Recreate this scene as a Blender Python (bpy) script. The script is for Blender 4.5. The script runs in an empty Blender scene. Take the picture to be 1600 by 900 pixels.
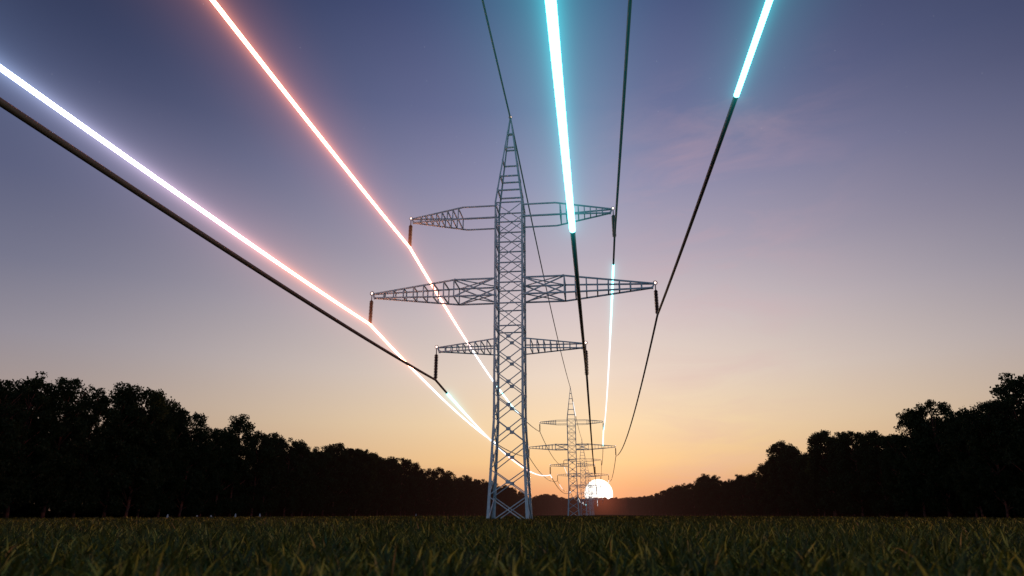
import bpy, bmesh, math, random
import numpy as np
from mathutils import Vector

random.seed(7)
rng = np.random.default_rng(11)
scn = bpy.context.scene
COL = scn.collection

# ------------------------------------------------------------------ survey of the place (metres)
HC, PITCH, YAW = 0.5, 0.3212, 0.12            # camera height, tilt up, turn to the left of the line
XC, Y1, SPAN = -8.68, 70.4, 183.0             # line offset, first pylon, span length
A = (11.57, 15.63, 8.01)                      # half length of the upper, middle, lower crossarm
H = (33.0, 24.04, 17.68)                      # height of the arm tips
INS = 3.56                                    # hanger plus insulator
PEAK = 45.5
NPYL = 7

# ------------------------------------------------------------------ helpers
def tag(o, label=None, cat=None, group=None, kind=None):
    if label: o['label'] = label
    if cat: o['category'] = cat
    if group: o['group'] = group
    if kind: o['kind'] = kind
    return o

def link(o, parent=None):
    COL.objects.link(o)
    if parent: o.parent = parent
    return o

def empty(name, loc=(0, 0, 0)):
    o = bpy.data.objects.new(name, None)
    o.location = loc
    o.empty_display_size = 0.5
    return link(o)

def np_mesh(name, verts, faces_flat, nper, mat, smooth=False):
    """verts (n,3) array, faces_flat (m*nper) array of quads or triangles"""
    me = bpy.data.meshes.new(name)
    n = len(verts); m = len(faces_flat) // nper
    me.vertices.add(n); me.vertices.foreach_set('co', np.asarray(verts, dtype=np.float32).ravel())
    me.loops.add(m * nper); me.loops.foreach_set('vertex_index', np.asarray(faces_flat, dtype=np.int32))
    me.polygons.add(m)
    me.polygons.foreach_set('loop_start', np.arange(0, m * nper, nper, dtype=np.int32))
    me.polygons.foreach_set('loop_total', np.full(m, nper, dtype=np.int32))
    if smooth: me.polygons.foreach_set('use_smooth', np.ones(m, dtype=bool))
    me.update(calc_edges=True)
    me.materials.append(mat)
    return me

class MB:
    """collects bars, tubes and plates and links them as one mesh object"""
    def __init__(s): s.v, s.f, s.sm = [], [], []
    def add(s, vs, fs, smooth=False):
        b = len(s.v); s.v += [tuple(p) for p in vs]; s.f += [[b + i for i in f] for f in fs]; s.sm += [smooth] * len(fs)
    def bar(s, p, q, w, h=None, up=(0, 0, 1)):
        h = h or w; p, q = Vector(p), Vector(q); d = (q - p).normalized(); u = Vector(up)
        if abs(d.dot(u)) > .97: u = Vector((0, 1, 0))
        a = d.cross(u).normalized() * (w / 2); b = a.cross(d).normalized() * (h / 2)
        vs = [c + x * a + y * b for c in (p, q) for x, y in ((-1, -1), (1, -1), (1, 1), (-1, 1))]
        s.add(vs, [(0, 3, 2, 1), (4, 5, 6, 7), (0, 1, 5, 4), (1, 2, 6, 5), (2, 3, 7, 6), (3, 0, 4, 7)])
    def angle(s, p, q, a, b, w0, w1, t=.028):
        """steel angle section from p to q, flanges along a and b"""
        p, q, a, b = Vector(p), Vector(q), Vector(a), Vector(b)
        vs = []
        for c, w in ((p, w0), (q, w1)):
            for x, y in ((0, 0), (w, 0), (w, t), (t, t), (t, w), (0, w)): vs.append(c + a * x + b * y)
        fs = [(i, (i + 1) % 6, 6 + (i + 1) % 6, 6 + i) for i in range(6)] + [(5, 4, 3, 2, 1, 0), (6, 7, 8, 9, 10, 11)]
        s.add(vs, fs)
    def tube(s, pts, r, n=8, smooth=True):
        pts = [Vector(p) for p in pts]; vs = []; k = len(pts)
        rr = r if isinstance(r, (list, tuple)) else [r] * k
        for i, p in enumerate(pts):
            d = (pts[min(i + 1, k - 1)] - pts[max(i - 1, 0)]).normalized()
            u = Vector((0, 0, 1)) if abs(d.z) < .9 else Vector((0, 1, 0))
            a = d.cross(u).normalized(); b = a.cross(d).normalized()
            for j in range(n):
                t = 2 * math.pi * j / n; vs.append(p + a * (rr[i] * math.cos(t)) + b * (rr[i] * math.sin(t)))
        fs = [(i * n + j, i * n + (j + 1) % n, (i + 1) * n + (j + 1) % n, (i + 1) * n + j) for i in range(k - 1) for j in range(n)]
        fs += [tuple(reversed(range(n))), tuple((k - 1) * n + j for j in range(n))]
        s.add(vs, fs, smooth)
    def lathe(s, c, prof, n=14):
        """profile of (radius, z) from the top down"""
        vs = [(c[0] + r * math.cos(2 * math.pi * j / n), c[1] + r * math.sin(2 * math.pi * j / n), c[2] + z) for r, z in prof for j in range(n)]
        k = len(prof)
        s.add(vs, [(i * n + j, (i + 1) * n + j, (i + 1) * n + (j + 1) % n, i * n + (j + 1) % n) for i in range(k - 1) for j in range(n)], True)
    def torus(s, c, R, r, n=16, m=8):
        vs = [(c[0] + (R + r * math.cos(b)) * math.cos(a), c[1] + r * math.sin(b), c[2] + (R + r * math.cos(b)) * math.sin(a))
              for a in [2 * math.pi * i / n for i in range(n)] for b in [2 * math.pi * j / m for j in range(m)]]
        s.add(vs, [(i * m + j, i * m + (j + 1) % m, ((i + 1) % n) * m + (j + 1) % m, ((i + 1) % n) * m + j) for i in range(n) for j in range(m)], True)
    def box(s, c, sx, sy, sz):
        x, y, z = c; a, b, d = sx / 2, sy / 2, sz / 2
        vs = [(x + i * a, y + j * b, z + k * d) for k in (-1, 1) for i, j in ((-1, -1), (1, -1), (1, 1), (-1, 1))]
        s.add(vs, [(0, 3, 2, 1), (4, 5, 6, 7), (0, 1, 5, 4), (1, 2, 6, 5), (2, 3, 7, 6), (3, 0, 4, 7)])
    def build(s, name, mat, parent=None, origin=(0, 0, 0)):
        me = bpy.data.meshes.new(name)
        o3 = Vector(origin)
        me.from_pydata([tuple(Vector(v) - o3) for v in s.v], [], s.f)
        me.polygons.foreach_set('use_smooth', s.sm)
        bm = bmesh.new(); bm.from_mesh(me); bmesh.ops.recalc_face_normals(bm, faces=bm.faces); bm.to_mesh(me); bm.free()
        me.materials.append(mat); me.update()
        o = bpy.data.objects.new(name, me); o.location = origin
        return link(o, parent)

# ------------------------------------------------------------------ materials
def newmat(name):
    m = bpy.data.materials.new(name); m.use_nodes = True
    nt = m.node_tree; nt.nodes.clear()
    out = nt.nodes.new('ShaderNodeOutputMaterial')
    return m, nt, out

def N(nt, typ, **kw):
    n = nt.nodes.new(typ)
    for k, v in kw.items():
        if k.startswith('i_'): n.inputs[k[2:].replace('_', ' ')].default_value = v
        else: setattr(n, k, v)
    return n

def M(nt, op, a, b=None, c=None, clamp=False):
    n = nt.nodes.new('ShaderNodeMath'); n.operation = op; n.use_clamp = clamp
    for i, x in enumerate((a, b, c)):
        if x is None: continue
        if isinstance(x, (int, float)): n.inputs[i].default_value = x
        else: nt.links.new(x, n.inputs[i])
    return n.outputs[0]

def ramp(nt, fac, stops, interp='LINEAR'):
    n = nt.nodes.new('ShaderNodeValToRGB'); e = n.color_ramp.elements; n.color_ramp.interpolation = interp
    e[0].position, e[0].color = stops[0][0], (*stops[0][1], 1)
    e[1].position, e[1].color = stops[-1][0], (*stops[-1][1], 1)
    for p, c in stops[1:-1]:
        x = e.new(p); x.color = (*c, 1)
    nt.links.new(fac, n.inputs[0])
    return n.outputs[0]

def srgb(*c):
    return tuple(((x / 255) / 12.92 if x / 255 <= .04045 else ((x / 255 + .055) / 1.055) ** 2.4) for x in c)

def mat_steel():
    m, nt, out = newmat('galvanised_steel')
    b = N(nt, 'ShaderNodeBsdfPrincipled', i_Roughness=.5, i_Metallic=.15)
    tc = N(nt, 'ShaderNodeTexCoord'); nz = N(nt, 'ShaderNodeTexNoise', i_Scale=1.3, i_Detail=8, i_Roughness=.65)
    nt.links.new(tc.outputs['Object'], nz.inputs['Vector'])
    c = ramp(nt, nz.outputs['Fac'], [(.3, (.22, .31, .37)), (.5, (.36, .48, .54)), (.7, (.46, .57, .61))])
    nt.links.new(c, b.inputs['Base Color'])
    nt.links.new(M(nt, 'MULTIPLY_ADD', nz.outputs['Fac'], .3, .3), b.inputs['Roughness'])
    nt.links.new(b.outputs[0], out.inputs[0]); return m

def mat_simple(name, col, rough=.5, metal=0., col2=None, scale=6.):
    m, nt, out = newmat(name)
    b = N(nt, 'ShaderNodeBsdfPrincipled', i_Roughness=rough, i_Metallic=metal)
    tc = N(nt, 'ShaderNodeTexCoord'); nz = N(nt, 'ShaderNodeTexNoise', i_Scale=scale, i_Detail=5)
    nt.links.new(tc.outputs['Object'], nz.inputs['Vector'])
    c2 = col2 or tuple(x * 1.6 for x in col)
    nt.links.new(ramp(nt, nz.outputs['Fac'], [(.35, col), (.65, c2)]), b.inputs['Base Color'])
    nt.links.new(b.outputs[0], out.inputs[0]); return m

def mat_emit(name, col, s):
    m, nt, out = newmat(name)
    e = N(nt, 'ShaderNodeEmission', i_Color=(*col, 1), i_Strength=s)
    nt.links.new(e.outputs[0], out.inputs[0]); return m

def mat_leaf(name, dark, light, attr=None, trans=.35):
    m, nt, out = newmat(name)
    if attr:
        f = N(nt, 'ShaderNodeAttribute', attribute_name=attr).outputs['Fac']
        col = ramp(nt, f, light)
    else:
        g = N(nt, 'ShaderNodeNewGeometry'); oi = N(nt, 'ShaderNodeObjectInfo')
        f = M(nt, 'FRACT', M(nt, 'ADD', g.outputs['Random Per Island'], M(nt, 'MULTIPLY', oi.outputs['Random'], .37)))
        col = ramp(nt, f, [(0, dark), (1, light)])
    d = N(nt, 'ShaderNodeBsdfDiffuse'); t = N(nt, 'ShaderNodeBsdfTranslucent'); gl = N(nt, 'ShaderNodeBsdfGlossy', i_Roughness=.45)
    gl.inputs['Color'].default_value = (.6, .6, .5, 1)
    nt.links.new(col, d.inputs[0]); nt.links.new(col, t.inputs[0])
    mx = N(nt, 'ShaderNodeMixShader', i_Fac=trans); nt.links.new(d.outputs[0], mx.inputs[1]); nt.links.new(t.outputs[0], mx.inputs[2])
    m2 = N(nt, 'ShaderNodeMixShader', i_Fac=.03 if attr else .012); nt.links.new(mx.outputs[0], m2.inputs[1]); nt.links.new(gl.outputs[0], m2.inputs[2])
    nt.links.new(m2.outputs[0], out.inputs[0]); return m

STEEL = mat_steel()
INSUL = mat_simple('brown_glazed_porcelain', (.035, .012, .010), .65, col2=(.06, .022, .018))
DARKMET = mat_simple('dark_fitting_steel', (.10, .08, .09), .45, .5)
CABLE = mat_simple('weathered_cable', (.06, .058, .058), .5, .1, col2=(.085, .083, .083), scale=.5)
GLOWTINT = mat_simple('glow_tinted_cable', (.26, .075, .045), .65, .0, col2=(.34, .10, .06), scale=.6)  # brown base colour carries the orange glow spilling from the cable above
LAMP = mat_emit('warm_marker_lamp', (1, .72, .62), 2.6)
BARK = mat_simple('reddish_bark', (.035, .013, .009), .9, col2=(.22, .06, .036), scale=1.5)
LEAF = mat_leaf('dark_foliage', (.012, .017, .007), (.035, .042, .016))

# ------------------------------------------------------------------ world
SUND = Vector((0.0, 1.0, 0.0315)).normalized()
w = bpy.data.worlds.new('World'); scn.world = w; w.use_nodes = True
nt = w.node_tree; nt.nodes.clear()
wo = nt.nodes.new('ShaderNodeOutputWorld'); bg = nt.nodes.new('ShaderNodeBackground')
tc = nt.nodes.new('ShaderNodeTexCoord')
sep = nt.nodes.new('ShaderNodeSeparateXYZ'); nt.links.new(tc.outputs['Generated'], sep.inputs[0])
X_, Y_, Z_ = sep.outputs
elev = M(nt, 'DIVIDE', M(nt, 'ARCSINE', Z_), math.radians(60), clamp=True)       # 0..1 = 0..60 degrees
hor = M(nt, 'SQRT', M(nt, 'ADD', M(nt, 'MULTIPLY', X_, X_), M(nt, 'MULTIPLY', Y_, Y_)))
azc = M(nt, 'DIVIDE', Y_, M(nt, 'MAXIMUM', hor, 1e-4))                           # cos of the azimuth away from the sun
az = M(nt, 'DIVIDE', M(nt, 'ARCCOSINE', azc), math.pi)                           # 0..1 = 0..180 degrees
d = lambda e: e / 60
near = ramp(nt, elev, [(d(0), srgb(196, 134, 108)), (d(1.8), srgb(220, 160, 118)), (d(4), srgb(247, 204, 148)), (d(7), srgb(251, 221, 178)), (d(11), srgb(241, 221, 203)),
                       (d(16), srgb(220, 204, 204)), (d(21), srgb(188, 176, 191)), (d(27), srgb(150, 148, 180)), (d(33), srgb(112, 118, 158)), (d(41), srgb(76, 87, 131)), (d(60), srgb(48, 58, 98))])
far = ramp(nt, elev, [(d(0), srgb(150, 116, 98)), (d(4), srgb(172, 142, 124)), (d(8), srgb(166, 150, 146)), (d(12), srgb(148, 142, 154)), (d(17), srgb(117, 118, 141)),
                      (d(23), srgb(90, 95, 126)), (d(30), srgb(61, 69, 102)), (d(40), srgb(40, 50, 80)), (d(60), srgb(28, 38, 64))])
back = ramp(nt, elev, [(d(0), srgb(116, 132, 152)), (d(18), srgb(132, 156, 180)), (d(60), srgb(70, 84, 124))])
def mixc(f, a, b, typ='MIX'):
    n = nt.nodes.new('ShaderNodeMix'); n.data_type = 'RGBA'; n.blend_type = typ
    if isinstance(f, (int, float)): n.inputs[0].default_value = f
    else: nt.links.new(f, n.inputs[0])
    for s, x in ((6, a), (7, b)):
        if isinstance(x, tuple): n.inputs[s].default_value = (*x, 1)
        else: nt.links.new(x, n.inputs[s])
    return n.outputs[2]
f1 = nt.nodes.new('ShaderNodeMapRange'); f1.interpolation_type = 'SMOOTHSTEP'
nt.links.new(az, f1.inputs[0]); f1.inputs[1].default_value = -2 / 180; f1.inputs[2].default_value = 50 / 180
f2 = nt.nodes.new('ShaderNodeMapRange'); f2.interpolation_type = 'SMOOTHSTEP'
nt.links.new(az, f2.inputs[0]); f2.inputs[1].default_value = 46 / 180; f2.inputs[2].default_value = 120 / 180
sky = mixc(f2.outputs[0], mixc(f1.outputs[0], near, far), back)
# thin pink wisps of cirrus
mp = nt.nodes.new('ShaderNodeMapping'); nt.links.new(tc.outputs['Generated'], mp.inputs[0]); mp.inputs['Scale'].default_value = (2.2, 2.2, 9); mp.inputs['Rotation'].default_value = (0, .35, .2)
nz = N(nt, 'ShaderNodeTexNoise', i_Scale=2.2, i_Detail=7, i_Roughness=.6, i_Distortion=.6); nt.links.new(mp.outputs[0], nz.inputs['Vector'])
cl = nt.nodes.new('ShaderNodeMapRange'); nt.links.new(nz.outputs['Fac'], cl.inputs[0]); cl.inputs[1].default_value = .46; cl.inputs[2].default_value = .78; cl.inputs[4].default_value = .42
cm = nt.nodes.new('ShaderNodeMapRange'); cm.interpolation_type = 'SMOOTHSTEP'; nt.links.new(X_, cm.inputs[0]); cm.inputs[1].default_value = -.05; cm.inputs[2].default_value = .2
cm2 = nt.nodes.new('ShaderNodeMapRange'); cm2.interpolation_type = 'SMOOTHSTEP'; nt.links.new(X_, cm2.inputs[0]); cm2.inputs[1].default_value = .42; cm2.inputs[2].default_value = .12
cm3 = nt.nodes.new('ShaderNodeMapRange'); cm3.interpolation_type = 'SMOOTHSTEP'; nt.links.new(elev, cm3.inputs[0]); cm3.inputs[1].default_value = 37 / 60; cm3.inputs[2].default_value = 28 / 60
sky = mixc(M(nt, 'MULTIPLY', M(nt, 'MULTIPLY', cl.outputs[0], cm3.outputs[0]), M(nt, 'MULTIPLY', cm.outputs[0], cm2.outputs[0])), sky, srgb(215, 170, 176))
# faint first stars high up
vo = N(nt, 'ShaderNodeTexVoronoi', i_Scale=55); nt.links.new(tc.outputs['Generated'], vo.inputs['Vector'])
st = M(nt, 'MULTIPLY', M(nt, 'LESS_THAN', vo.outputs['Distance'], .035), M(nt, 'MULTIPLY', M(nt, 'MULTIPLY', elev, elev), .22))
sky = mixc(1.0, sky, st, 'ADD') if False else sky
stc = nt.nodes.new('ShaderNodeCombineXYZ')
for i in range(3): nt.links.new(st, stc.inputs[i])
va = nt.nodes.new('ShaderNodeVectorMath'); va.operation = 'ADD'; nt.links.new(sky, va.inputs[0]); nt.links.new(stc.outputs[0], va.inputs[1])
# warm aureole round the sun
dp = nt.nodes.new('ShaderNodeVectorMath'); dp.operation = 'DOT_PRODUCT'; nt.links.new(tc.outputs['Generated'], dp.inputs[0]); dp.inputs[1].default_value = SUND
ang = M(nt, 'ARCCOSINE', M(nt, 'MINIMUM', dp.outputs['Value'], .999999))
au = M(nt, 'MULTIPLY', M(nt, 'EXPONENT', M(nt, 'DIVIDE', ang, -.05)), .2)
auc = nt.nodes.new('ShaderNodeVectorMath'); auc.operation = 'SCALE'; auc.inputs[0].default_value = (1, .46, .24); nt.links.new(au, auc.inputs['Scale'])
vb = nt.nodes.new('ShaderNodeVectorMath'); vb.operation = 'ADD'; nt.links.new(va.outputs[0], vb.inputs[0]); nt.links.new(auc.outputs[0], vb.inputs[1])
bg2 = nt.nodes.new('ShaderNodeBackground'); bg2.inputs[1].default_value = .93; nt.links.new(vb.outputs[0], bg2.inputs[0])
sk = nt.nodes.new('ShaderNodeTexSky'); sk.sky_type = 'NISHITA'; sk.sun_disc = False
sk.sun_elevation = math.radians(1.8); sk.sun_rotation = 0.0
nt.links.new(sk.outputs[0], bg.inputs[0]); bg.inputs[1].default_value = .005
ad = nt.nodes.new('ShaderNodeAddShader'); nt.links.new(bg.outputs[0], ad.inputs[0]); nt.links.new(bg2.outputs[0], ad.inputs[1])
nt.links.new(ad.outputs[0], wo.inputs[0])

# sun lamp low on the horizon straight down the line
sl = bpy.data.lights.new('low_sun', 'SUN'); sl.energy = 2.2; sl.angle = math.radians(2.4); sl.color = (1, .55, .28)
so = bpy.data.objects.new('low_sun', sl); link(so)
so.rotation_euler = Vector((0, 1, math.tan(math.radians(2.6)))).to_track_quat('Z', 'Y').to_euler()

# ------------------------------------------------------------------ the sun's disc, far beyond the wood
m, mt, out = newmat('sun_surface')
e = N(mt, 'ShaderNodeEmission', i_Strength=2.2, i_Color=(1, .93, .82, 1)); mt.links.new(e.outputs[0], out.inputs[0])
sd = MB(); R = 98.0; n1 = 24
prof = [(max(.01, R * math.sin(math.pi * i / n1)), R * math.cos(math.pi * i / n1)) for i in range(n1 + 1)]
sd.lathe((0, 0, 0), prof, 64)
sun = sd.build('setting_sun', m); sun.location = (6, 5000, 140)
tag(sun, 'huge white setting sun half sunk behind the far dark wood', 'sun', kind='structure')

# ------------------------------------------------------------------ ground
m, mt, out = newmat('meadow_soil')
b = N(mt, 'ShaderNodeBsdfPrincipled', i_Roughness=1); b.inputs['Specular IOR Level'].default_value = 0
g = N(mt, 'ShaderNodeNewGeometry')
a = N(mt, 'ShaderNodeTexNoise', i_Scale=.35, i_Detail=10, i_Roughness=.75); mt.links.new(g.outputs['Position'], a.inputs['Vector'])
mt.links.new(ramp(mt, a.outputs['Fac'], [(.35, (.006, .009, .004)), (.55, (.016, .022, .008)), (.7, (.035, .04, .013))]), b.inputs['Base Color'])
mt.links.new(b.outputs[0], out.inputs[0])
gx = np.linspace(-3000, 3000, 61); gy = np.linspace(-600, 5600, 63)
V = np.array([(x, y, 0 if y < 1275 else 10 * (1 - math.exp(-(y - 1275) / 60)) * math.exp(-((y - 1275) / 900) ** 2)) for y in gy for x in gx])
F = np.array([(j * 61 + i, j * 61 + i + 1, (j + 1) * 61 + i + 1, (j + 1) * 61 + i) for j in range(62) for i in range(60)]).ravel()
go = bpy.data.objects.new('ground', np_mesh('ground', V, F, 4, m)); link(go); tag(go, 'wide flat dark meadow ground below the pylons', 'ground', kind='structure')
def gz(y): return 0 if y < 1275 else 10 * (1 - math.exp(-(y - 1275) / 60))

# ------------------------------------------------------------------ pylon
def build_pylon():
    root = empty('power_pylon', (XC, Y1, 0))
    ZS, ZB = 33.85, 9.7; HW, HB = 1.58, 2.06
    def hw(z):
        if z > ZS: return HW + (.10 - HW) * (z - ZS) / (PEAK - .1 - ZS)
        if z > ZB: return HW
        return HB + (HW - HB) * max(z, -.6) / ZB
    for sx in (-1, 1):
        for sy in (-1, 1):
            L = MB()
            pts = [(-.4, .30), (ZB, .24), (ZS, .19), (PEAK - .12, .12)]
            for (z0, w0), (z1, w1) in zip(pts, pts[1:]):
                L.angle((sx * hw(z0), sy * hw(z0), z0), (sx * hw(z1), sy * hw(z1), z1), (-sx, 0, 0), (0, -sy, 0), w0, w1)
            L.build('leg', STEEL, root)
    # four faces: f = point on a face at offset t (-1..1) and height z
    def face(k, t, z, inset=.03):
        h = hw(z); q = h - inset
        return [(t * h, -q, z), (t * h, q, z), (-q, t * h, z), (q, t * h, z)][k]
    nrm = [(0, 1, 0), (0, 1, 0), (1, 0, 0), (1, 0, 0)]
    lev = [33.75, 31.35, 28.95, 26.55, 24.28, 21.95, 19.45]
    X = MB()
    for z in lev:
        Hh = MB()
        for k in range(4): Hh.bar(face(k, -1, z, .07), face(k, 1, z, .07), .14, .12)
        Hh.build('horizontal_frame', STEEL, root)
    for z0, z1 in zip(lev, lev[1:]):
        for k in range(4):
            X.bar(face(k, -1, z0, .03), face(k, 1, z1, .03), .075, .06, nrm[k]); X.bar(face(k, 1, z0, .10), face(k, -1, z1, .10), .075, .06, nrm[k])
    for k in range(4):       # extra sub-diagonals of the side faces
        if k > 1:
            for z0, z1 in zip(lev, lev[1:]): X.bar(face(k, 0, z0, .05), face(k, 0, z1, .05), .05, .05, nrm[k])
    X.build('cross_bracing', STEEL, root)
    low = [19.45, 17.12, 14.76, 12.34, 9.94, 7.44, 4.80, 2.25, -.42]; gc = [18.3, 15.95, 13.52, 11.15, 8.7, 6.15, 3.54, None]
    B = MB()
    for (z0, z1), c in zip(zip(low, low[1:]), gc):
        for k in range(4):
            wd = .09
            B.bar(face(k, -1, z0, .03), face(k, 1, z1, .03), wd, wd, nrm[k]); B.bar(face(k, 1, z0, .115), face(k, -1, z1, .115), wd, wd, nrm[k])
            if c:
                G = MB(); p = face(k, 0, c, .075)
                sx_, sy_ = (.44, .15) if k < 2 else (.15, .44)
                G.box(p, sx_, sy_, .34)
                G.build('gusset_plate', STEEL, root)
    B.build('lower_bracing', STEEL, root)
    # spire rungs
    for z, fr in ((35.6, 1), (37.5, 1), (39.5, 0), (41.45, 1), (43.4, 1)):
        R_ = MB()
        for k in range(4):
            if k == 0 and not fr: continue
            R_.bar(face(k, -1, z - (.25 if k == 0 else 0), .05), face(k, 1, z - (.25 if k == 0 else 0), .05), .17, .14)
        R_.build('spire_frame', STEEL, root)
    R_ = MB(); R_.box((0, 0, PEAK - .15), .26, .26, .12); R_.build('spire_cap', STEEL, root)
    T = MB(); T.torus((0, 0, PEAK + .12), .17, .05); T.build('top_ring', DARKMET, root)
    T = MB(); T.lathe((0, 0, PEAK + .12), [(max(.005, .13 * math.sin(math.pi * i / 8)), .13 * math.cos(math.pi * i / 8)) for i in range(9)], 12)
    T.build('marker_lamp', LAMP, root)
    # crossarms
    spec = [dict(zu=33.35, zl=31.95, knee=5.2, fr=[5.72 + .665 * i for i in range(8)], x=False),
            dict(zu=24.75, zl=22.87, knee=5.95, fr=[5.97 + 1.172 * i for i in range(8)], x=True),
            dict(zu=18.02, zl=17.12 - .12, knee=1.6, fr=[2.29 + .676 * i for i in range(8)], x=False)]
    for i, sp in enumerate(spec):
        a, h = A[i], H[i]
        for s in (-1, 1):
            m = MB(); zt, zb = h - .06, h - .52
            cw = (.14, .155, .115)[i]
            def chord(x, sy, upper):
                """point on a chord at distance x from the axis"""
                z0 = sp['zu'] if upper else sp['zl']; ze = zt if upper else zb; xe = a - .12 if upper else a - .32
                k = 0 if x <= sp['knee'] else (x - sp['knee']) / (xe - sp['knee'])
                return (s * x, sy * (1.58 + (.05 - 1.58) * k), z0 + (ze - z0) * k)
            for sy in (-1, 1):
                for upper in (True, False):
                    xe = a - .12 if upper else a - .32
                    xs = [1.5, sp['knee'], xe] if sp['knee'] > 1.7 else [1.5 if False else 1.6, xe]
                    P_ = [chord(x, sy, upper) for x in xs]
                    for p, q in zip(P_, P_[1:]): m.bar(p, q, cw, cw)
            for x in sp['fr']:
                c = [chord(x, -1, True), chord(x, 1, True), chord(x, 1, False), chord(x, -1, False)]
                for j in range(4): m.bar(c[j], c[(j + 1) % 4], cw * .85, cw * .7)
            if sp['x']:
                x0, x1 = 1.6, 5.95
                for sy in (-1, 1):
                    m.bar(chord(x0, sy, True), chord(x1, sy, False), .14, .09, (0, 1, 0))
                    p, q = Vector(chord(x0, sy, False)), Vector(chord(x1, sy, True)); o_ = Vector((0, -sy * .1, 0)); m.bar(p + o_, q + o_, .14, .09, (0, 1, 0))
                for up_ in (True, False):
                    m.bar(chord(x0, -1, up_), chord(x1, 1, up_), .11, .09)
                    o_ = Vector((0, 0, .1)); m.bar(Vector(chord(x0, 1, up_)) + o_, Vector(chord(x1, -1, up_)) + o_, .11, .09)
            arm = m.build('crossarm', STEEL, root, origin=(0, 0, 0))
            # tip plate, ring, lamp, hanger and insulator string
            f_ = MB(); f_.bar((s * (a - .12), 0, zt), (s * (a - .34), 0, zb - .02), .16, .2, (0, 1, 0)); f_.box((s * (a - .36), 0, zb), .24, .2, .24)
            f_.build('tip_plate', STEEL, arm)
            t_ = MB(); t_.torus((s * a, 0, h + .03), .2 if i == 1 else .15, .05); t_.build('tip_ring', DARKMET, arm)
            t_ = MB(); t_.lathe((s * a, 0, h + .03), [(max(.005, .12 * math.sin(math.pi * j / 8)), .12 * math.cos(math.pi * j / 8)) for j in range(9)], 12)
            t_.build('marker_lamp', LAMP, arm)
            hg = MB(); hg.tube([(s * a, 0, h - .14), (s * a, 0, h - .9)], .055, 8); hg.build('hanger_rod', DARKMET, arm)
            ins = MB(); pr = [(.01, -.78), (.11, -.80), (.17, -.86)]
            nsh = 15
            for j in range(nsh):
                z = -.90 - j * (2.5 / nsh); dz = 2.5 / nsh
                pr += [(.14, z), (.235, z - dz * .42), (.225, z - dz * .55), (.14, z - dz * .68)]
            pr += [(.15, -3.42), (.08, -3.5), (.06, -INS)]
            pr.append((.01, -INS))
            ins.lathe((s * a, 0, h), pr, 16); ins.build('insulator', INSUL, arm)
            cp = MB(); cp.box((s * a, 0, h - INS - .02), .12, .5, .16); cp.build('cable_clamp', DARKMET, arm)
    return root

pyl = build_pylon()
PGRP = 'lattice power pylons in one line across the meadow'
tag(pyl, 'nearest and tallest steel lattice pylon with three crossarms, standing in the grass', 'pylon', PGRP)
def copy_tree(o, parent=None):
    c = o.copy(); COL.objects.link(c)
    if parent: c.parent = parent
    for ch in o.children: copy_tree(ch, c)
    return c
names = ['second pylon along the line, framed by the right crossarms of the nearest one',
         'third pylon along the line, its crossarms seen low behind the second pylon',
         'fourth pylon along the line, its spire just left of the sun',
         'fifth pylon along the line, thin against the left edge of the sun',
         'sixth pylon along the line, tiny before the white sun disc',
         'last and smallest pylon of the line, before the far wood']
for i in range(1, NPYL):
    c = copy_tree(pyl); c.location = (XC, Y1 + SPAN * i, 0); c['label'] = names[i - 1]

# ------------------------------------------------------------------ cables, some stretches glowing
SF = 3.4
def zc(y, za, sb, sf):
    s = sb if y < Y1 else sf
    t = ((y - Y1) / SPAN) % 1.0
    return za - 4 * s * t * (1 - t)
BLUE, CYAN, WHITE, ORANGE = (.20, .44, .78), (.035, .84, .87), (.10, .11, .13), (1.0, .30, .15)
YEND = Y1 + SPAN * (NPYL - 1)

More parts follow.
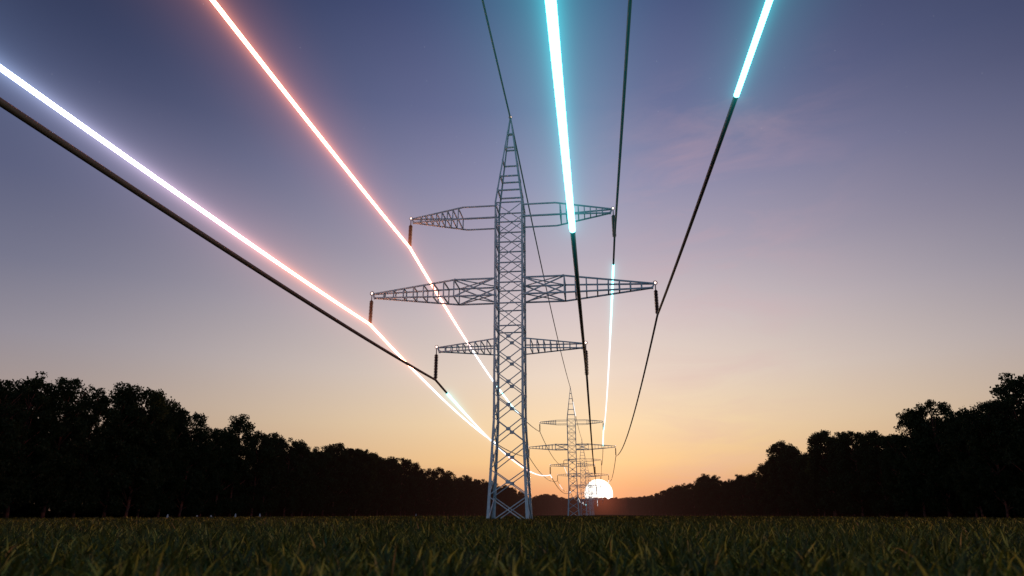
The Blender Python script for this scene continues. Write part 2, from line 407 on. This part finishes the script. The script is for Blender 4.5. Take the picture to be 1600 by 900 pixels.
def glow_mats(name, stops, ya, yb, x, za, sb, sf, core, halo, a1, a2, h2, R, yref=45.):
    """surface of the glowing stretch and a self-emitting sleeve standing in for its bloom; colour runs along the cable"""
    m, nt_, out = newmat(name + '_surface')
    g = N(nt_, 'ShaderNodeNewGeometry'); sp = N(nt_, 'ShaderNodeSeparateXYZ'); nt_.links.new(g.outputs['Position'], sp.inputs[0])
    L = max(1., yb - ya)
    st = [(min(1, max(0, (y - ya) / L)), c) for y, c in stops]
    def col(nt2, y):
        return ramp(nt2, M(nt2, 'DIVIDE', M(nt2, 'SUBTRACT', y, ya), L, clamp=True), st) if len(st) > 1 else None
    e = N(nt_, 'ShaderNodeEmission', i_Strength=1.0)
    cc = col(nt_, sp.outputs[1])
    # coloured light plus enough in every channel for the core itself to read white
    sc_ = nt_.nodes.new('ShaderNodeVectorMath'); sc_.operation = 'SCALE'; sc_.inputs['Scale'].default_value = core
    if cc: nt_.links.new(cc, sc_.inputs[0])
    else: sc_.inputs[0].default_value = st[0][1]
    ad_ = nt_.nodes.new('ShaderNodeVectorMath'); ad_.operation = 'ADD'; ad_.inputs[1].default_value = (1.0, 1.0, 1.0)
    nt_.links.new(sc_.outputs[0], ad_.inputs[0])
    nt_.links.new(ad_.outputs[0], e.inputs[0]); nt_.links.new(e.outputs[0], out.inputs[0])
    m.cycles.emission_sampling = 'FRONT' if halo else 'NONE'
    if not halo: return m, None
    v, nv, vo_ = newmat(name + '_bloom_sleeve')
    g = N(nv, 'ShaderNodeNewGeometry'); sp = N(nv, 'ShaderNodeSeparateXYZ'); nv.links.new(g.outputs['Position'], sp.inputs[0])
    px, py, pz = sp.outputs
    t = M(nv, 'FRACT', M(nv, 'DIVIDE', M(nv, 'SUBTRACT', py, Y1 - 2 * SPAN), SPAN))
    s = M(nv, 'MULTIPLY_ADD', M(nv, 'LESS_THAN', py, Y1), 4 * (sb - sf), 4 * sf)
    zz = M(nv, 'SUBTRACT', za, M(nv, 'MULTIPLY', s, M(nv, 'MULTIPLY', t, M(nv, 'SUBTRACT', 1., t))))
    dx = M(nv, 'SUBTRACT', px, x); dz = M(nv, 'SUBTRACT', pz, zz)
    dy = M(nv, 'MAXIMUM', M(nv, 'MAXIMUM', M(nv, 'SUBTRACT', py, yb), M(nv, 'SUBTRACT', ya, py)), 0.)
    r = M(nv, 'SQRT', M(nv, 'ADD', M(nv, 'ADD', M(nv, 'MULTIPLY', dx, dx), M(nv, 'MULTIPLY', dz, dz)), M(nv, 'MULTIPLY', dy, dy)))
    e1 = M(nv, 'EXPONENT', M(nv, 'DIVIDE', r, -a1)); e2 = M(nv, 'MULTIPLY', M(nv, 'EXPONENT', M(nv, 'DIVIDE', r, -a2)), h2)
    fall = M(nv, 'SUBTRACT', 1., M(nv, 'DIVIDE', r, R), clamp=True)
    st_ = M(nv, 'MULTIPLY', M(nv, 'MULTIPLY', M(nv, 'ADD', e1, e2), fall), halo)
    away = M(nv, 'POWER', M(nv, 'DIVIDE', yref, M(nv, 'MAXIMUM', py, yref)), 1.7)
    st_ = M(nv, 'MULTIPLY', st_, away)
    pv = N(nv, 'ShaderNodeVolumePrincipled'); pv.inputs['Density'].default_value = 0  # no density: the sleeve itself emits the bloom painted round the cable
    cc = col(nv, py)
    if cc: nv.links.new(cc, pv.inputs['Emission Color'])
    else: pv.inputs['Emission Color'].default_value = (*st[0][1], 1)
    nv.links.new(st_, pv.inputs['Emission Strength']); nv.links.new(pv.outputs[0], vo_.inputs['Volume'])
    v.cycles.volume_step_rate = .02
    return m, v

def ys(a, b):
    k = max(2, int((b - a) / 2.5)); l = [a + (b - a) * i / k for i in range(k + 1)]
    l += [Y1 + SPAN * j for j in range(-1, NPYL) if a < Y1 + SPAN * j < b]
    return sorted(set(l))

def cable(label, x, za, sb, sf, segs, r=.115, mat=CABLE, cat='power cable', group='cables strung along the pylon line'):
    Y0 = Y1 - SPAN * .62
    P = lambda y: (x, y, zc(y, za, sb, sf))
    dark = MB(); dark.tube([P(t) for t in ys(Y0, YEND)], r, 10)
    root = dark.build('power_cable', mat); tag(root, label, cat, group)
    for sg in segs:
        g = MB(); g.tube([P(t) for t in ys(sg['a'], sg['b'])], sg.get('r', r * 1.07), 10)
        sm, vm = glow_mats('glowing_cable', sg['c'], sg['a'], sg['b'], x, za, sb, sf, sg.get('core', 9), sg.get('halo', 0), sg.get('a1', .2), sg.get('a2', .9), sg.get('h2', .06), sg.get('R', 3.2), sg.get('yref', 45.))
        go_ = g.build('glowing_section', sm, root); tag(go_, sg.get('l'))
        if vm:
            R = sg.get('R', 3.2); h = MB(); ya, yb = sg['a'] - R * .7, sg['b'] + R * .7
            h.tube([P(t) for t in ys(ya, yb)], R, 12, smooth=False)
            h.build('bloom_sleeve', vm, go_)
    return root

zi = [h - INS for h in H]
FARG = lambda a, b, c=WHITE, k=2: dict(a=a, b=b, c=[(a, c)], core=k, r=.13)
cable('thin dark earth wire running over the tips of all the pylon spires', XC, PEAK - .02, 1.8, 2.3,
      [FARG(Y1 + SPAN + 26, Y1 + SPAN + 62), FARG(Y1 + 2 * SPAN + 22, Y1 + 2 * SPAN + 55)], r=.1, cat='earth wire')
cable('cable glowing orange across the upper left sky, on the left end of the top crossarm', XC - A[0], zi[0], 2.5, SF,
      [dict(a=-30, b=185, c=[(-30, ORANGE), (92, ORANGE), (112, WHITE), (135, WHITE), (150, (.03, .25, .26)), (185, WHITE)], core=16, halo=1.0, a1=.25, a2=1.6, h2=.042, R=5.5, l='glowing orange stretch turning white behind the pylon'),
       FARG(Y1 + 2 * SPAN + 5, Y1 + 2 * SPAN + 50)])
cable('dark cable glowing cyan beyond the right end of the top crossarm', XC + A[0], zi[0], 1.7, SF,
      [dict(r=.125, a=77.4, b=288, c=[(77, CYAN), (92, (.03, .5, .52)), (112, WHITE), (200, WHITE), (288, CYAN)], core=4, halo=.7, a1=.26, a2=1.0, h2=.04),
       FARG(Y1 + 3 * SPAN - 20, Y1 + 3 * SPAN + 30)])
cable('long cable glowing blue white to orange, on the left end of the middle crossarm', XC - A[1], zi[1], 2.7, SF,
      [dict(a=-30, b=170, c=[(-30, BLUE), (16, BLUE), (30, (.60, .50, .70)), (50, ORANGE), (84, ORANGE), (102, WHITE), (118, WHITE), (170, WHITE)], core=16, halo=1.0, a1=.24, a2=1.6, h2=.042, R=5.5),
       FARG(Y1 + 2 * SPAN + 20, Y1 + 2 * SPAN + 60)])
cable('cable glowing cyan at top right, then dark to the right end of the middle crossarm', XC + A[1], zi[1], 2.6, SF,
      [dict(a=-25, b=27.7, c=[(-25, CYAN)], core=7, halo=.95, a1=.17, a2=1.3, h2=.05, r=.126, R=3.8, yref=20.),
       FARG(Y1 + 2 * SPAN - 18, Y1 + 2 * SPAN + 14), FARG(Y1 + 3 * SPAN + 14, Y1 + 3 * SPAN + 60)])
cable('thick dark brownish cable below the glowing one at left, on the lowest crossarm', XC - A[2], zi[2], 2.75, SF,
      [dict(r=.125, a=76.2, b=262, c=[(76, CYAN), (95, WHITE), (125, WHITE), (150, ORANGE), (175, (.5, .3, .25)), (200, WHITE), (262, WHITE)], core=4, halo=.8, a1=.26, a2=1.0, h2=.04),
       FARG(Y1 + 2 * SPAN - 16, Y1 + 2 * SPAN + 10), FARG(Y1 + 3 * SPAN - 40, Y1 + 3 * SPAN + 50), FARG(Y1 + 4 * SPAN - 60, Y1 + 4 * SPAN + 40), FARG(Y1 + 5 * SPAN - 30, Y1 + 5 * SPAN + 60, CYAN)], r=.12, mat=GLOWTINT)
cable('thickest cyan glowing cable coming down from the top middle to the lowest right crossarm', XC + A[2], zi[2], 2.35, SF,
      [dict(a=-25, b=27.9, c=[(-25, CYAN)], core=7, halo=1.15, a1=.17, a2=1.3, h2=.055, r=.136, R=4.0, yref=14.),
       FARG(Y1 + 3 * SPAN + 5, Y1 + 3 * SPAN + 60), FARG(Y1 + 4 * SPAN - 10, Y1 + 4 * SPAN + 80)])

# ------------------------------------------------------------------ trees
def leaf_quads(c, s, rg):
    """random leaf faces round the centres c (n,3), size s (n,)"""
    n = len(c)
    a = rg.normal(size=(n, 3)); a /= np.linalg.norm(a, axis=1)[:, None]
    b = rg.normal(size=(n, 3)); b -= (a * b).sum(1)[:, None] * a; b /= np.linalg.norm(b, axis=1)[:, None]
    a *= s[:, None] * .5; b *= (s * rg.uniform(.45, .8, n))[:, None] * .5
    v = np.stack([c - a, c + b - a * .2, c + a, c - b - a * .2], 1).reshape(-1, 3)
    return v

def make_tree(seed, Ht, spread, nb, base):
    rg = np.random.default_rng(seed); rnd = random.Random(seed)
    T = MB(); th = Ht * base
    bend = rnd.uniform(-.4, .4)
    trunk = [(0, 0, -.3), (bend * .2, 0, th * .5), (bend * .5, .1, th), (bend, .2, Ht * .5), (bend * .6, 0, Ht * .8)]
    T.tube(trunk, [.34, .27, .24, .17, .06], 8)
    blobs = []
    for i in range(nb):
        u = rnd.random(); ang = rnd.uniform(0, 2 * math.pi)
        z = th * .75 + (Ht - th * .75) * (u ** .8) * .95
        k = (z - th * .75) / (Ht - th * .75)
        env = spread * (math.sin(math.pi * min(1, .14 + k * .68)) ** .7) * rnd.uniform(.8, 1.12)
        q = env * math.sqrt(rnd.uniform(.1, 1))
        blobs.append((q * math.cos(ang), q * math.sin(ang), z, rnd.uniform(.9, 1.7) * (1.15 - .42 * k)))
    for i in range(5):
        ang = rnd.uniform(0, 2 * math.pi); blobs.append((rnd.uniform(0, .35) * spread * math.cos(ang), rnd.uniform(0, .35) * spread * math.sin(ang), Ht * rnd.uniform(.92, 1.0), rnd.uniform(.6, .9)))
    for bx, by, bz, br in blobs[::3]:
        z0 = max(th * .8, bz - rnd.uniform(2.0, 4.5)); T.tube([(bend * .5, 0, z0), (bx * .5, by * .5, (z0 + bz) / 2), (bx, by, bz)], [.11, .07, .02], 5)
    cs, ss = [], []
    for bx, by, bz, br in blobs:
        n = int(125 * br * br)
        p = rg.normal(size=(n, 3)); p /= np.linalg.norm(p, axis=1)[:, None]
        p *= (rg.uniform(.15, 1, n) ** .45)[:, None] * br
        p[:, 2] *= .8
        # little sprays standing out of the cluster
        j = rg.integers(0, n, n // 3); p[j] *= rg.uniform(1.05, 1.5, (len(j), 1))
        cs.append(p + (bx, by, bz)); ss.append(rg.uniform(.22, .55, n))
    c = np.concatenate(cs); s = np.concatenate(ss)
    v = leaf_quads(c, s, rg)
    crown = np_mesh('crown', v, np.arange(len(v)), 4, LEAF)
    tr = T.build('trunk', BARK)
    return tr.data, crown, tr

TV = []
for k, (h, sp_, nb, ba) in enumerate([(20, 4.8, 105, .10), (20, 4.2, 95, .09), (20, 5.4, 125, .09), (20, 4.5, 100, .11), (20, 5.1, 115, .10), (20, 3.9, 85, .10)]):
    tm, cm, tmp = make_tree(100 + k, h, sp_, nb, ba); bpy.data.objects.remove(tmp); TV.append((tm, cm))

def tree(x, y, ht, label, group, cat='tree', wide=1.0):
    tm, cm = random.choice(TV)
    root = empty('broadleaf_tree', (x, y, gz(y))); root.rotation_euler.z = random.uniform(0, 6.28)
    k = ht / 20.3; root.scale = (k * wide, k * wide, k)
    for nm, me in (('trunk', tm), ('crown', cm)):
        o = bpy.data.objects.new(nm, me); link(o, root)
    tag(root, label, cat, group); return root

# skyline of each side: (distance along the line, height of the tree tops) surveyed from the photo
FL = 1065.1
def px_of(x, y, z):
    r = x * math.cos(YAW) + y * math.sin(YAW); dd = -x * math.sin(YAW) + y * math.cos(YAW); zz = z - HC
    zf = dd * math.cos(PITCH) + zz * math.sin(PITCH); up = -dd * math.sin(PITCH) + zz * math.cos(PITCH)
    return 800 + FL * r / zf, 450 - FL * up / zf
SKL = [(-400, 560), (-200, 575), (-60, 590), (0, 582), (28, 598), (50, 582), (85, 568), (112, 584), (130, 622), (150, 614), (200, 605), (240, 607), (268, 622), (285, 648), (302, 648), (320, 664), (345, 675), (362, 654), (378, 648), (400, 664), (412, 680), (440, 670),
       (460, 690), (500, 702), (530, 692), (560, 700), (590, 712), (640, 725), (700, 738), (750, 750), (800, 764), (830, 776), (845, 773), (870, 774)]
SKR = [(1000, 778), (1020, 774), (1045, 766), (1070, 756), (1100, 745), (1130, 743), (1180, 735), (1205, 722), (1222, 692), (1240, 706), (1256, 716), (1275, 702), (1292, 661), (1318, 675), (1340, 684), (1362, 672), (1395, 678), (1408, 668), (1416, 640), (1442, 622), (1480, 628),
       (1505, 650), (1524, 662), (1536, 598), (1560, 580), (1590, 596), (1640, 610), (1720, 570), (1900, 540), (2600, 480)]
def sky_h(sk_, x, y):
    lo, hi = 2., 60.
    for _ in range(30):
        z = (lo + hi) / 2; u, v = px_of(x, y, z)
        t = np.interp(u, [p[0] for p in sk_], [p[1] for p in sk_])
        if v > t: lo = z
        else: hi = z
    return z
XL, XR = -72., 55.
GL, GR, GF = 'trees of the long row on the left of the meadow', 'trees of the long row on the right of the meadow', 'trees of the far wood at the end of the meadow'
cnt = 0
for side, x0, sk_, grp in ((-1, XL, SKL, GL), (1, XR, SKR, GR)):
    y = 48.
    sidew = 'left' if side < 0 else 'right'
    while y < 1262:
        x = x0 + side * random.uniform(0, 2.5)
        ht = min(sky_h(sk_, x, y), sky_h(sk_, x, y - 3.2) + 2.8, sky_h(sk_, x, y + 3.2) + 2.8)
        ht *= random.uniform(.97, 1.05) if y < 250 else random.choice((random.uniform(.80, .92), random.uniform(.95, 1.08)))
        ht = min(max(ht, 12), 34)
        if y < 250: lb = 'tall black leafy tree in the near half of the %s tree row' % sidew
        elif y < 600: lb = 'dark leafy tree in the middle stretch of the %s tree row' % sidew
        else: lb = 'small looking brownish tree in the far stretch of the %s tree row' % sidew
        tree(x, y, ht, lb, grp, wide=.86 if y < 170 else 1.0); cnt += 1
        y += (5.6 if y < 250 else 10 if y < 600 else 16) * random.uniform(.85, 1.15)
    y = 50.
    while y < 260:
        x = x0 + side * random.uniform(6, 9)
        ht = min(sky_h(sk_, x, y) * random.uniform(.74, .88), 34)
        tree(x, y, ht, 'black leafy tree behind the front rank of the %s tree row' % sidew, grp); cnt += 1
        y += 9.5 * random.uniform(.85, 1.15)
x = -84.
while x < 72:
    tree(x, 1292 + random.uniform(-8, 8), 25.5 * random.uniform(.84, 1.12), 'reddish brown tree of the wood closing the far end of the meadow', GF, wide=1.9); x += 9.0; cnt += 1
print('trees', cnt)

# dense undergrowth and wood behind the front ranks, one mass each
def mass(name, label, pts, hts, s, n, seed, depth):
    rg = np.random.default_rng(seed); P0_, P1_ = np.array(pts[0]), np.array(pts[1])
    t = rg.uniform(0, 1, n) ** (2.0 if P1_[1] - P0_[1] > 100 else 1.0); c = P0_ + (P1_ - P0_) * t[:, None]
    dirn = (P1_ - P0_) / np.linalg.norm(P1_ - P0_); nr = np.array((-dirn[1], dirn[0]))
    c = c + nr * rg.uniform(-depth, depth, n)[:, None]
    gzv = np.array([gz(v) for v in c[:, 1]])
    wob = (.25 * np.sin(t * 160) + .12 * np.sin(t * 411)) if P1_[1] - P0_[1] > 100 else (.07 * np.sin(t * 23) + .06 * np.sin(t * 57 + 1) + .04 * np.sin(t * 131))
    z = rg.uniform(.0, 1, n) ** 1.15 * hts * (1 + wob) + gzv
    v = leaf_quads(np.column_stack([c, z]), rg.uniform(.6, 1.25, n) * s * (1 + t), rg)
    o = bpy.data.objects.new(name, np_mesh(name, v, np.arange(len(v)), 4, LEAF)); link(o)
    tag(o, label, 'undergrowth', kind='stuff'); return o
mass('undergrowth', 'black undergrowth and inner wood behind the left tree row', ((XL - 13, 30), (XL - 13, 1290)), 13, 1.0, 150000, 3, 2.5)
mass('undergrowth', 'black undergrowth and inner wood behind the right tree row', ((XR + 13, 30), (XR + 13, 1290)), 13, 1.0, 150000, 4, 2.5)
mass('undergrowth', 'dark undergrowth at the foot of the far wood', ((-110, 1306), (100, 1306)), 24, 1.6, 40000, 5, 5)

# ------------------------------------------------------------------ grass
GRASS = mat_leaf('meadow_grass', None, [(0, (.010, .010, .002)), (.3, (.025, .028, .004)), (.55, (.056, .056, .008)), (.72, (.16, .125, .016)), (.86, (.38, .27, .045)), (1, (.30, .13, .05))], attr='tint', trans=.45)
def grass(n, r0, r1, pw, seed, wk, hk):
    rg = np.random.default_rng(seed)
    u = rg.uniform(0, 1, n); k = 2 - pw
    r = (r0 ** k + u * (r1 ** k - r0 ** k)) ** (1 / k)
    th = rg.uniform(-.98, .86, n) ; 
    x, y = r * np.sin(th), r * np.cos(th)
    # clumping
    tuft = .5 + .5 * np.sin(x * 2.1 + 1.3 * np.sin(y * 1.7)) * np.sin(y * 2.6 + 1.1 * np.sin(x * 2.9))
    L = rg.uniform(.17, .38, n) * (.8 + .35 * tuft) * hk
    W = rg.uniform(.007, .017, n) * wk * np.maximum(1, r / 14) ** .75
    yaw = rg.uniform(0, 2 * np.pi, n); lean = rg.uniform(.05, 2.0, n); curl = rg.uniform(.3, 2.3, n)
    dx, dy = np.cos(yaw), np.sin(yaw); fx = rg.uniform(0, 2 * np.pi, n); sx, sy = np.cos(fx), np.sin(fx)
    K = 4; px, py, pz = x.copy(), y.copy(), np.zeros(n) - .01
    V = np.zeros((n, K * 2 + 1, 3), np.float32)
    for i in range(K + 1):
        w_ = W * (1, .95, .8, .5, 0)[i]
        if i < K:
            V[:, 2 * i] = np.stack([px - sx * w_, py - sy * w_, pz], 1); V[:, 2 * i + 1] = np.stack([px + sx * w_, py + sy * w_, pz], 1)
        else: V[:, 2 * K] = np.stack([px, py, pz], 1)
        a = lean * .5 + curl * (i / K) ** 1.2; st_ = L / K
        px = px + dx * np.sin(a) * st_; py = py + dy * np.sin(a) * st_; pz = pz + np.cos(a) * st_
    fq = []
    base = np.arange(n)[:, None] * (2 * K + 1)
    quads = np.concatenate([base + np.array([2 * i, 2 * i + 1, 2 * i + 3, 2 * i + 2]) for i in range(K - 1)], 1).reshape(-1, 4)
    tris = (base + np.array([2 * K - 2, 2 * K - 1, 2 * K]))
    me = bpy.data.meshes.new('grass'); me.vertices.add(n * (2 * K + 1)); me.vertices.foreach_set('co', V.ravel())
    nq, ntri = len(quads), len(tris)
    me.loops.add(nq * 4 + ntri * 3); me.loops.foreach_set('vertex_index', np.concatenate([quads.ravel(), tris.ravel()]).astype(np.int32))
    me.polygons.add(nq + ntri)
    me.polygons.foreach_set('loop_start', np.concatenate([np.arange(nq) * 4, nq * 4 + np.arange(ntri) * 3]).astype(np.int32))
    me.polygons.foreach_set('loop_total', np.concatenate([np.full(nq, 4), np.full(ntri, 3)]).astype(np.int32))
    me.update(calc_edges=True); me.materials.append(GRASS)
    tint = np.clip(rg.beta(1.3, 2.0, n) + .12 * (tuft - .5), 0, 1).astype(np.float32)
    at = me.attributes.new('tint', 'FLOAT', 'POINT'); at.data.foreach_set('value', np.repeat(tint, 2 * K + 1))
    return me
mg = [(30000, 1.0, 5, .4, 21, 1.0, 1), (80000, 5, 16, .6, 22, 1.0, 1), (110000, 16, 60, 1.0, 23, 1.15, 1.0), (50000, 60, 260, 1.3, 24, 1.5, 1.1)]
labs = ['blurred dark green grass nearest the camera', 'dark green grass in the foreground of the meadow', 'grass of the meadow round the first pylon', 'thin dark band of grass far down the meadow']
for (n, r0, r1, pw, sd_, wk, hk), lb in zip(mg, labs):
    o = bpy.data.objects.new('grass', grass(n, r0, r1, pw, sd_, wk, hk)); link(o); tag(o, lb, 'grass', kind='stuff')

# ------------------------------------------------------------------ evening haze over the far meadow
def haze(name, x0, x1, y0, y1, z0, z1, col, s, label):
    m, nh, out = newmat(name); pv = N(nh, 'ShaderNodeVolumePrincipled'); pv.inputs['Density'].default_value = 0
    pv.inputs['Emission Color'].default_value = (*col, 1); pv.inputs['Emission Strength'].default_value = s  # scattered light is given as the box's own even emission
    nh.links.new(pv.outputs[0], out.inputs['Volume'])
    b = MB(); b.box(((x0 + x1) / 2, (y0 + y1) / 2, (z0 + z1) / 2), x1 - x0, y1 - y0, z1 - z0)
    o = b.build(name, m); tag(o, label, 'haze', kind='structure'); return o
haze('haze', -260, 250, 130, 1262, .05, 44, (1, .36, .27), 3.4e-5, 'faint reddish evening haze over the far meadow')

# sun's red bloom, painted as a self-glowing ball before the far wood
m, nh, out = newmat('sun_bloom'); g = N(nh, 'ShaderNodeNewGeometry')
dv = N(nh, 'ShaderNodeVectorMath', operation='DISTANCE'); nh.links.new(g.outputs['Position'], dv.inputs[0]); dv.inputs[1].default_value = (8, 1215, 26)
r_ = dv.outputs['Value']; fl = M(nh, 'SUBTRACT', 1., M(nh, 'DIVIDE', r_, 62.), clamp=True)
pv = N(nh, 'ShaderNodeVolumePrincipled'); pv.inputs['Density'].default_value = 0; pv.inputs['Emission Color'].default_value = (1, .22, .10, 1)
nh.links.new(M(nh, 'MULTIPLY', M(nh, 'POWER', fl, 2.6), .0045), pv.inputs['Emission Strength']); nh.links.new(pv.outputs[0], out.inputs['Volume'])
m.cycles.volume_step_rate = .3
b = MB(); b.lathe((8, 1215, 26), [(max(.01, 62 * math.sin(math.pi * i / 12)), 62 * math.cos(math.pi * i / 12)) for i in range(13)], 24)
tag(b.build('sun_glare', m), 'self-glowing ball for the red bloom of the sun before the far wood', 'haze', kind='structure')

# small pale specks added for sky gaps along the foot of the left trees
SG = 'pale specks for sky gaps at the foot of the left tree row'
SKYGAP = mat_simple('sky_gap_pale', (.35, .34, .38), .9, col2=(.6, .58, .62), scale=9)
for u, hh in ((262, .6), (308, .45), (330, .45), (368, .75), (406, .75), (650, .9)):
    a_ = math.atan((u - 800) / (FL / math.cos(PITCH))) - YAW; x_ = XL + 3.2; y_ = x_ / math.tan(a_)
    q = MB(); q.lathe((0, 0, 0), [(.005, hh), (.10, hh * .95), (.15, hh * .6), (.21, hh * .2), (.24, -.1), (.01, -.1)], 7)
    o = q.build('sky_gap_speck', SKYGAP); o.location = (x_, y_, 0); o.rotation_euler.z = u; o.scale = (1, .7, 1)
    tag(o, 'small pale upright stone standing in for a sky gap in the left tree row', 'speck', SG)

# ------------------------------------------------------------------ camera
cd = bpy.data.cameras.new('camera'); cam = bpy.data.objects.new('camera', cd); link(cam); scn.camera = cam
cam.location = (0, 0, HC); cam.rotation_euler = (math.pi / 2 + PITCH, 0, YAW)
cd.sensor_width = 36; cd.lens = FL / 1600 * 36; cd.clip_start = .05; cd.clip_end = 12000
cd.dof.use_dof = True; cd.dof.focus_distance = 74; cd.dof.aperture_fstop = 1.7

scn.view_settings.view_transform = 'Standard'; scn.view_settings.look = 'None'; scn.view_settings.exposure = 0
scn.render.engine = 'CYCLES'
scn.cycles.use_denoising = True
scn.cycles.max_bounces = 6; scn.cycles.diffuse_bounces = 2; scn.cycles.glossy_bounces = 2; scn.cycles.transparent_max_bounces = 16; scn.cycles.volume_bounces = 0
scn.cycles.sample_clamp_indirect = 12; scn.cycles.sample_clamp_direct = 0
scn.cycles.volume_max_steps = 512
